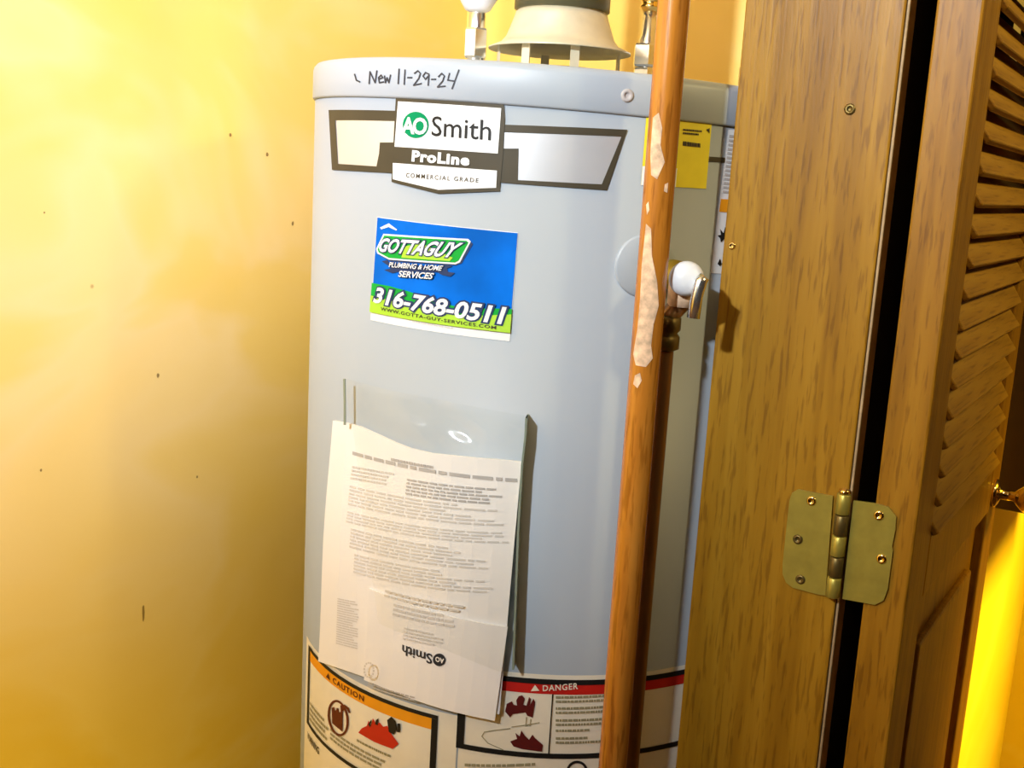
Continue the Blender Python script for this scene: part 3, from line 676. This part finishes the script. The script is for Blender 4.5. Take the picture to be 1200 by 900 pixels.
page = paper('page', PT, lerp_row((373, 775), (585, 838), n_, 6), book, RP, M_PAPER, 0.003, poff)
fold = paper('folded_sheet', lerp_row((431, 690), (595, 735), n_, 5), lerp_row((424, 798), (579.5, 845.5), n_, 4), book, RP+0.0022, M_PAPER, 0.0014, poff)
kw = dict(R=RP, off=poff)
lines([(412, 528), (606, 560), (606, 565), (412, 533)], 1, M_GREYTXT, 1.5, page, fill=0.8, ends=1, **kw)
lines([(457, 536), (508, 545), (508, 549), (457, 540)], 1, M_GREYTXT, 1.5, page, fill=0.8, ends=1, **kw)
for (x0, y0, x1, y1, rows, sl, mm) in ((412, 545, 465, 562, 4, 0.17, M_GREYTXT2), (477, 560, 602, 580, 5, 0.10, M_GREYTXT), (410, 568, 600, 592, 6, 0.13, M_GREYTXT2), (408, 598, 598, 612, 4, 0.13, M_GREYTXT2),
                                       (412, 618, 596, 642, 6, 0.14, M_GREYTXT2), (416, 648, 592, 672, 6, 0.13, M_GREYTXT2)):
    d = (x1-x0)*sl
    lines([(x0, y0), (x1, y0+d), (x1-2, y1+d), (x0-2, y1)], rows, mm, 1.5, page, **kw)
kw = dict(R=RP+0.0022, off=poff)
for (x0, y0, x1, y1, rows, sl, mm) in ((452, 690, 588, 700, 2, 0.16, M_GREYTXT2), (462, 706, 558, 722, 3, 0.17, M_GREYTXT2), (474, 734, 531, 750, 4, 0.17, M_GREYTXT2), (430, 800, 500, 806, 2, 0.27, M_GREYTXT)):
    d = (x1-x0)*sl
    lines([(x0, y0), (x1, y0+d), (x1-2, y1+d), (x0-2, y1)], rows, mm, 1.5, fold, **kw)
lines([(396, 700), (420, 705), (417, 762), (393, 755)], 20, M_GREYTXT2, 1.5, page, R=RP, off=poff, wmin=0.2, wmax=0.5)
# upside-down mark on the folded sheet
text('Smith', [(507, 778), (471, 767), (471.5, 755), (507.5, 766)], M_INK, 1.5, fold, R=RP+0.0022, off=poff, bold=0.02)
decal('round_mark', ell(515.5, 772.5, 7.5, 7.5, 20), M_INK, 1.5, fold, R=RP+0.0022, off=poff)
text('AO', [(521, 777), (511, 774), (511.5, 768), (521.5, 771)], M_PAPER, 2.5, fold, R=RP+0.0022, off=poff, bold=0.03)
strokes(ring(437, 783, 6, 9, 1, 0)[::2], 1.0, M_GREYTXT2, 12, fold, 'stamp_mark', RP+0.0022)

# clear pouch, glued to the jacket
RF = RP + 0.0075
FZ = on_cyl(535, 505, RF)
def foff(t, zz):
    g = math.exp(-((zz-FZ[1])/0.022)**2 - ((t-FZ[0])/0.28)**2)
    return 0.0020*sin(t*14+zz*30) + 0.0012*sin(zz*55+t*5) + 0.0030*g*sin(zz*210+t*16)*(0.6+0.4*sin(t*37)) + 0.0025*g
pt = lerp_row((403, 443), (617, 487), 45, 3); pb = lerp_row((445, 730), (600, 792), 45, 3)
pouch = paper('document_pouch', pt, pb, heat, RF, M_FILM, 0, foff, 100)
pouch['label'] = 'clear plastic pouch glued to the jacket'
def strip(px, wpx, name, R0, R1, m):
    bm = bmesh.new(); prev = None
    for u, v in px:
        a = on_cyl(u, v, R1); b = on_cyl(u+wpx, v, R1)
        row = [bm.verts.new(cyl(a[0], a[1], R1)), bm.verts.new(cyl(b[0], b[1], R1)), bm.verts.new(cyl(b[0], b[1], R0)), bm.verts.new(cyl(a[0], a[1], R0))]
        if prev:
            for k in range(4): bm.faces.new((prev[k], prev[(k+1) % 4], row[(k+1) % 4], row[k]))
        prev = row
    bmesh.ops.recalc_face_normals(bm, faces=bm.faces)
    return link(name, bm, m, pouch)
strip([(402, 444), (402.5, 470), (402.5, 498)], 2.2, 'welded_edge', RF-0.0008, RF, M_FILMEDGE)
strip([(615.5, 490), (614, 515), (610.5, 545), (606, 620), (603, 700), (600, 785)], 2.4, 'welded_edge', HR+0.0005, RF, M_FILMEDGE)  # right weld; its deep lower run also stands for shade beside the page
